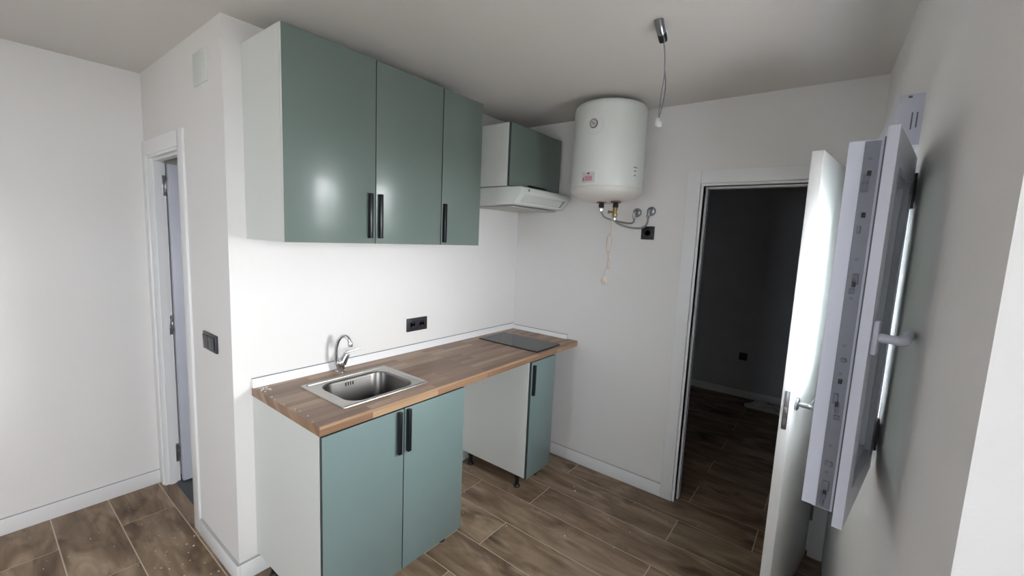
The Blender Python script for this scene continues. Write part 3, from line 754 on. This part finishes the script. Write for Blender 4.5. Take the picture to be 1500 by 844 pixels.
# ------------------------------------------------------------------ sockets, switch, plates
sk1 = thing('double_socket', (.948, 0, 1.089), 'anthracite double power socket on the kitchen wall above the worktop', 'power socket')
MB().box(.868, 1.026, -.010, 0, 1.048, 1.130, bev=.002).build('plate', M_SOCKET, sk1)
for cx in (.910, .984):
    s_ = MB().lathe([(.0205,0),(.0205,.0012),(.0195,.0012),(.018,-.0)], (cx, -.0100, 1.089), axis='-y', n=32).build('socket_well', M_SOCKD, sk1)
    for dz in (-.013, .013): MB().box(cx-.006, cx+.006, -.0125, -.0105, 1.089+dz-.002, 1.089+dz+.002).build('earth_clip', M_GREYMET, sk1)
sk2 = thing('light_switch', (X3, .246, 1.101), 'anthracite double light switch on the left return wall', 'light switch')
MB().box(X3-.010, X3, .161, .331, 1.060, 1.143, bev=.002).build('plate', M_SOCKET, sk2)
for y0_, y1_ in ((.176,.243),(.249,.316)):
    MB().prism([(X3-.010,1.072),(X3-.0135,1.072),(X3-.0165,1.131),(X3-.010,1.131)], y0_, y1_, axis='y', bev=.001).build('rocker', M_SOCKET, sk2)
sk3 = thing('single_socket', (LX, -1.058, 1.720), 'black single power socket on the end wall below the chrome water outlets', 'power socket')
MB().box(LX-.010, LX, -1.100, -1.016, 1.678, 1.762, bev=.002).build('plate', M_BLACK, sk3)
MB().lathe([(.021,0),(.021,.0015),(.019,.0015),(.017,0)], (LX-.010,-1.058,1.720), axis='-x', n=32).build('socket_well', M_SOCKD, sk3)
sk4 = thing('single_socket', (4.45, -1.32, .46), 'black single power socket low on the wall of the dark bedroom', 'power socket')
MB().box(4.440, 4.45, -1.362, -1.280, .418, .500, bev=.002).build('plate', M_BLACK, sk4)
MB().lathe([(.021,0),(.021,.0015),(.019,.0015),(.017,0)], (4.440,-1.321,.459), axis='-x', n=32).build('socket_well', M_SOCKD, sk4)
tag(MB().box(X3-.008, X3+.002, .161, .322, 2.262, 2.398, bev=.002).build('blank_plate', M_CARC), 'white blank cover plate high on the left return wall', 'cover plate')

# ------------------------------------------------------------------ ceiling lamp point
cl = thing('ceiling_wiring', (.915, -1.421, H), 'grey conduit stub with bare lamp wires hanging from the ceiling', 'wiring')
MB().tube([(.895,-1.421,H+.004),(.912,-1.421,H-.016),(.938,-1.421,H-.034)], [.017,.017,.016], n=20).build('conduit', M_CHROMED, cl)
MB().tube([(.936,-1.421,H-.032),(.952,-1.421,H-.044),(.962,-1.421,H-.054)], [.0165,.0165,.015], n=20, sub=3).build('conduit_end', M_BLACK, cl)
MB().tube([(.960,-1.421,H-.050),(.985,-1.421,H-.080),(.998,-1.421,H-.130),(1.000,-1.421,2.31),(.985,-1.421,2.25),(.968,-1.423,2.150)], .0024, n=8).build('wire', M_GREYW, cl)
MB().tube([(.963,-1.421,H-.052),(.992,-1.419,H-.085),(1.008,-1.418,H-.140),(1.030,-1.419,2.30),(1.015,-1.421,2.23),(.978,-1.421,2.150)], .0024, n=8).build('wire', M_BLUEW, cl)
MB().box(.954, .994, -1.430, -1.414, 2.122, 2.150, bev=.003).lathe([(.005,0),(.005,.008)], (.966,-1.428,2.138), axis='-y', n=12).lathe([(.005,0),(.005,.008)], (.980,-1.428,2.138), axis='-y', n=12).build('terminal_block', M_TERM, cl)

# ------------------------------------------------------------------ crumbs of plaster
def crumbs(name, spots, label, z):
    mb = MB(); rr = random.Random(11)
    for (x, y_, sc) in spots:
        b = bmesh.new(); bmesh.ops.create_icosphere(b, subdivisions=1, radius=1)
        for v in b.verts: v.co *= rr.uniform(.7, 1.2)
        s_ = sc
        mb.merge(b, Matrix.Translation((x, y_, z+s_*.35)) @ Matrix.Rotation(rr.random()*6, 4, 'Z') @ Matrix.Diagonal((s_*rr.uniform(.8,1.8), s_, s_*.5, 1)))
    return tag(mb.build(name, M_PLASTER), label, 'debris', kind='stuff')
rr = random.Random(2)
sp = [(1.62,-.83,.006),(1.66,-.80,.004),(1.20,-1.0,.005),(1.05,-.7,.004),(1.3,-.62,.003)]
for i in range(70): sp.append((rr.uniform(.80,1.85), rr.uniform(-1.6,-.05), rr.uniform(.0012,.0032)))
for i in range(22): sp.append((rr.uniform(-.35,-.10), rr.uniform(.1,.6), rr.uniform(.0015,.005)))
for i in range(30): sp.append((rr.uniform(-.7,-.1), rr.uniform(.3,1.15), rr.uniform(.001,.003)))
crumbs('plaster_crumbs', sp, 'white plaster crumbs scattered over the tiled floor', 0)
sp = []
for i in range(26): sp.append((rr.uniform(.003,.05), rr.uniform(-.10,-.03), rr.uniform(.002,.005)))
for i in range(8): sp.append((rr.uniform(.002,.02), rr.uniform(-.55,-.15), rr.uniform(.002,.004)))
crumbs('sealant_scraps', sp, 'torn white sealant scraps on the left end of the worktop', CT)

# crumpled sheet on the bedroom floor
b = bmesh.new(); rr = random.Random(9); G = {}
for i in range(13):
    for j in range(13):
        u_, v_ = i/12, j/12; e_ = min(u_, 1-u_, v_, 1-v_)
        G[i,j] = b.verts.new((4.14+.26*u_+rr.uniform(-.008,.008), -1.78+.34*v_+.03*math.sin(u_*5), .003+min(e_*4,1)*rr.uniform(.004,.045)))
for i in range(12):
    for j in range(12): b.faces.new((G[i,j],G[i+1,j],G[i+1,j+1],G[i,j+1]))
mb = MB(); mb.merge(b); o = mb.build('crumpled_sheet', M_TERM)
sol = o.modifiers.new('s', 'SOLIDIFY'); sol.thickness = .001
tag(o, 'pale crumpled sheet on the dark bedroom floor behind the open door', 'sheet')

# ------------------------------------------------------------------ outside ground
struct('ground_outside', MB().box(-16, 8, -14, 8, -.16, -.08), M_SLAB, 'paved ground outside the windows')

# ------------------------------------------------------------------ light
w = bpy.data.worlds.new('sky'); SC.world = w; w.use_nodes = True
nt = w.node_tree; bg = nt.nodes['Background']
# overcast sky, brighter towards the veiled sun (+x, -y)
tc = nt.nodes.new('ShaderNodeTexCoord'); dt = nt.nodes.new('ShaderNodeVectorMath'); dt.operation = 'DOT_PRODUCT'
dt.inputs[1].default_value = Vector((.36, -.86, .28)).normalized()
nt.links.new(tc.outputs['Generated'], dt.inputs[0])
mr = nt.nodes.new('ShaderNodeMapRange'); mr.inputs['From Min'].default_value = .2; mr.inputs['From Max'].default_value = 1
mr.inputs['To Min'].default_value = 3.6; mr.inputs['To Max'].default_value = 15.5; mr.interpolation_type = 'SMOOTHSTEP'
nt.links.new(dt.outputs['Value'], mr.inputs['Value']); nt.links.new(mr.outputs['Result'], bg.inputs['Strength'])
cr = nt.nodes.new('ShaderNodeMix'); cr.data_type = 'RGBA'; cr.inputs['A'].default_value = (.80,.90,1,1); cr.inputs['B'].default_value = (.97,.98,1,1)
mr2 = nt.nodes.new('ShaderNodeMapRange'); mr2.inputs['From Min'].default_value = .2; nt.links.new(dt.outputs['Value'], mr2.inputs['Value'])
nt.links.new(mr2.outputs['Result'], cr.inputs['Factor']); nt.links.new(cr.outputs['Result'], bg.inputs['Color'])
def portal(x0, x1, z0, z1, d):
    l = bpy.data.lights.new('daylight_portal', 'AREA'); l.shape = 'RECTANGLE'; l.size = x1-x0; l.size_y = z1-z0
    l.cycles.is_portal = True
    o = bpy.data.objects.new('daylight_portal', l); COL.objects.link(o)
    xm = (x0+x1)/2; o.location = (xm, W5(xm)-d, (z0+z1)/2)
    o.rotation_euler = (math.radians(90), 0, math.atan(.0333)); return o   # -Z -> +Y
portal(FX0, FX1, FS, FZ, ND+.08); portal(KX0, KX1, KZ0, KZ1, .24)

pl = bpy.data.lights.new('daylight_portal', 'AREA'); pl.shape = 'RECTANGLE'; pl.size = GY1-GY0; pl.size_y = GZ1-GZ0; pl.cycles.is_portal = True
po = bpy.data.objects.new('daylight_portal', pl); COL.objects.link(po); po.location = (XB-.19, (GY0+GY1)/2, (GZ0+GZ1)/2); po.rotation_euler = (math.radians(90), 0, math.radians(-90))

# ------------------------------------------------------------------ camera (recovered from the photograph)
cam = bpy.data.cameras.new('camera'); co = bpy.data.objects.new('camera', cam); COL.objects.link(co)
cam.sensor_width = 36; cam.lens = 622.257/1500*36; cam.clip_start = .02; cam.clip_end = 60
Rr = Vector((0.61200543,-0.78961877,0.04417634)); U = Vector((0.06674595,0.10723077,0.9919912)); F = Vector((0.78803194,0.60415541,-0.11832966))
co.matrix_world = Matrix(((Rr.x,U.x,-F.x,-.77081),(Rr.y,U.y,-F.y,-2.05904),(Rr.z,U.z,-F.z,1.65378),(0,0,0,1)))
SC.camera = co
vs = SC.view_settings; vs.view_transform = 'Standard'; vs.look = 'None'; vs.gamma = 1; vs.exposure = 1.32
try: vs.use_curve_mapping = False
except Exception: pass
